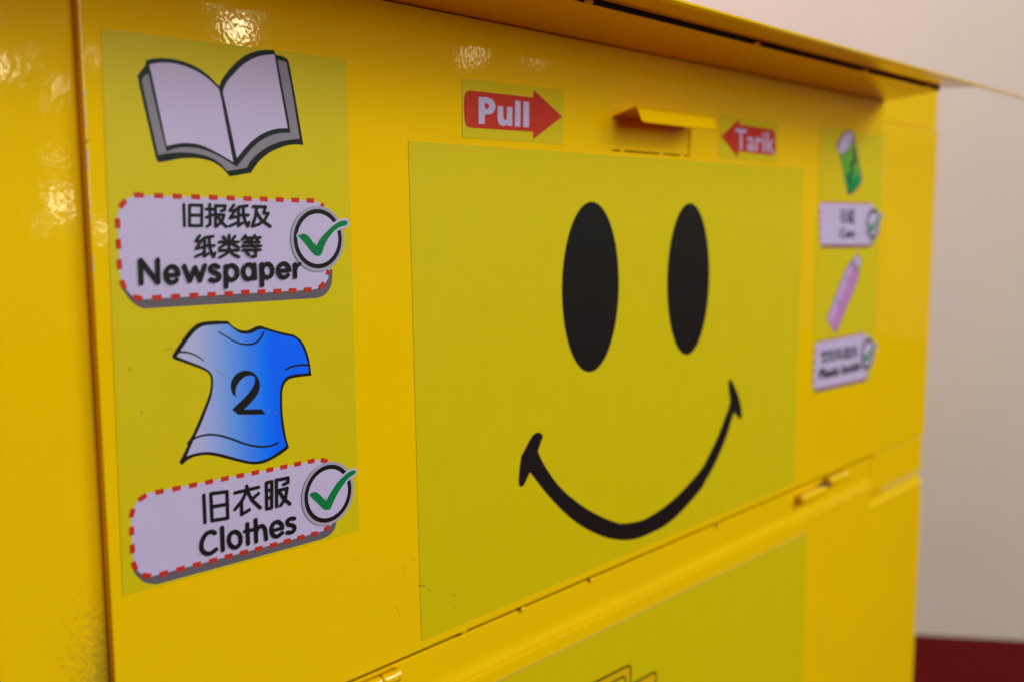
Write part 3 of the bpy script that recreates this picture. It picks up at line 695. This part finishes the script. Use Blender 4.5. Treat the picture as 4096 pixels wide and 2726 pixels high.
TK = [(-62, -8), (-50, -20), (-36, -14), (-20, 20), (-10, 36, 1), (15, -20), (50, -70), (76, -90), (86, -82), (78, -64), (50, -30), (20, 30), (4, 72), (-14, 80), (-32, 60)]
small_tick(rs, (650, 1005), 850, 1166, TK)
O = (3220, 980); A = Art(O, K2)
M_BOT = vinyl('pink_ink', (0.56, 0.135, 0.40, 1)); M_BOT2 = vinyl('pale_pink_ink', (0.57, 0.235, 0.52, 1))
A.fill([(490, 78), (515, 100), (540, 160), (522, 215), (512, 320), (470, 440), (400, 600), (330, 780), (295, 845), (270, 830), (210, 710), (240, 620), (330, 380), (410, 190), (450, 140), (480, 120)], M_GREY)
A.fill([(438, 180), (470, 185), (500, 240), (502, 310), (460, 430), (390, 600), (320, 770), (290, 825), (275, 815), (222, 710), (250, 625), (340, 390), (410, 215)], M_BOT)
A.fill([(438, 180), (462, 184), (440, 260), (390, 400), (320, 570), (250, 735), (222, 710), (250, 625), (340, 390), (410, 215)], M_BOT2)
A.fill([(485, 105), (508, 112), (530, 160), (518, 200), (495, 190), (480, 150)], M_WHITE)
A.lines([[(392, 310), (440, 380)], [(305, 530), (352, 590)], [(440, 195), (495, 250)]], 0.004, M_GREY)
A.build('bottle_picture', rs)
plate(rs, [(125, 935, 1), (340, 892), (570, 845, 1), (590, 870), (620, 930, 1), (600, 1200, 1), (575, 1290, 1), (340, 1340), (105, 1392, 1), (76, 1350, 1), (92, 985, 1), (100, 950)],
      [(78, 1340), (95, 1418, 1), (340, 1362), (575, 1312, 1), (600, 1260, 1), (590, 1180, 1), (100, 1290, 1)], ((125, 930), (585, 845)), ((95, 1390), (590, 1285)), 15)
A = Art(O, K2, y=-0.0012)
glyph_row(A, ('su', 'jiao', 'ping', 'guan', 'lei'), [(146, 1020), (500, 958), (500, 1076), (148, 1138)], 0.0017)
A.text('Plastic bottle', [(134, 1188), (524, 1108), (524, 1200), (130, 1292)], M_INK, 0.014)
A.build('lettering', rs)
small_tick(rs, (598, 1045), 892, 1210, TK)

# ---------------- sticker on the lower panel
lo = sticker('pictogram_sticker', [(1979, 2726), (3227, 2126), (3195, 2860), (1990, 3700)], M_LIME, root, 'lime sticker on the lower panel with outlined sheets of paper', t=0.0012, edge=M_EDGE)
O, K2 = (2200, 2560), 600 / 2356
A = Art(O, K2, y=-0.0014)
def sheet_(pts, m):
    A.fill(pts, m)
sheet_([(1240, 690, 1), (1620, 500, 1), (1655, 510), (1650, 1100, 1), (1240, 1300, 1)], M_ORANGE)
A.stroke([(1240, 690), (1420, 600), (1600, 502), (1650, 520), (1648, 700), (1640, 1100)], 0.0030, M_INK)
sheet_([(560, 720, 1), (1210, 400, 1), (1252, 430), (1245, 1200, 1), (560, 1500, 1)], M_ORANGE)
sheet_([(800, 750, 1), (1140, 570, 1), (1165, 600), (1160, 1150, 1), (800, 1300, 1)], M_LIME)
A.stroke([(560, 715), (900, 545), (1195, 398), (1250, 425), (1250, 600), (1240, 1200)], 0.0030, M_INK)
A.stroke([(800, 735), (960, 655), (1125, 566), (1165, 590), (1165, 760), (1160, 1100)], 0.0028, M_INK)
A.build('paper_picture', lo)
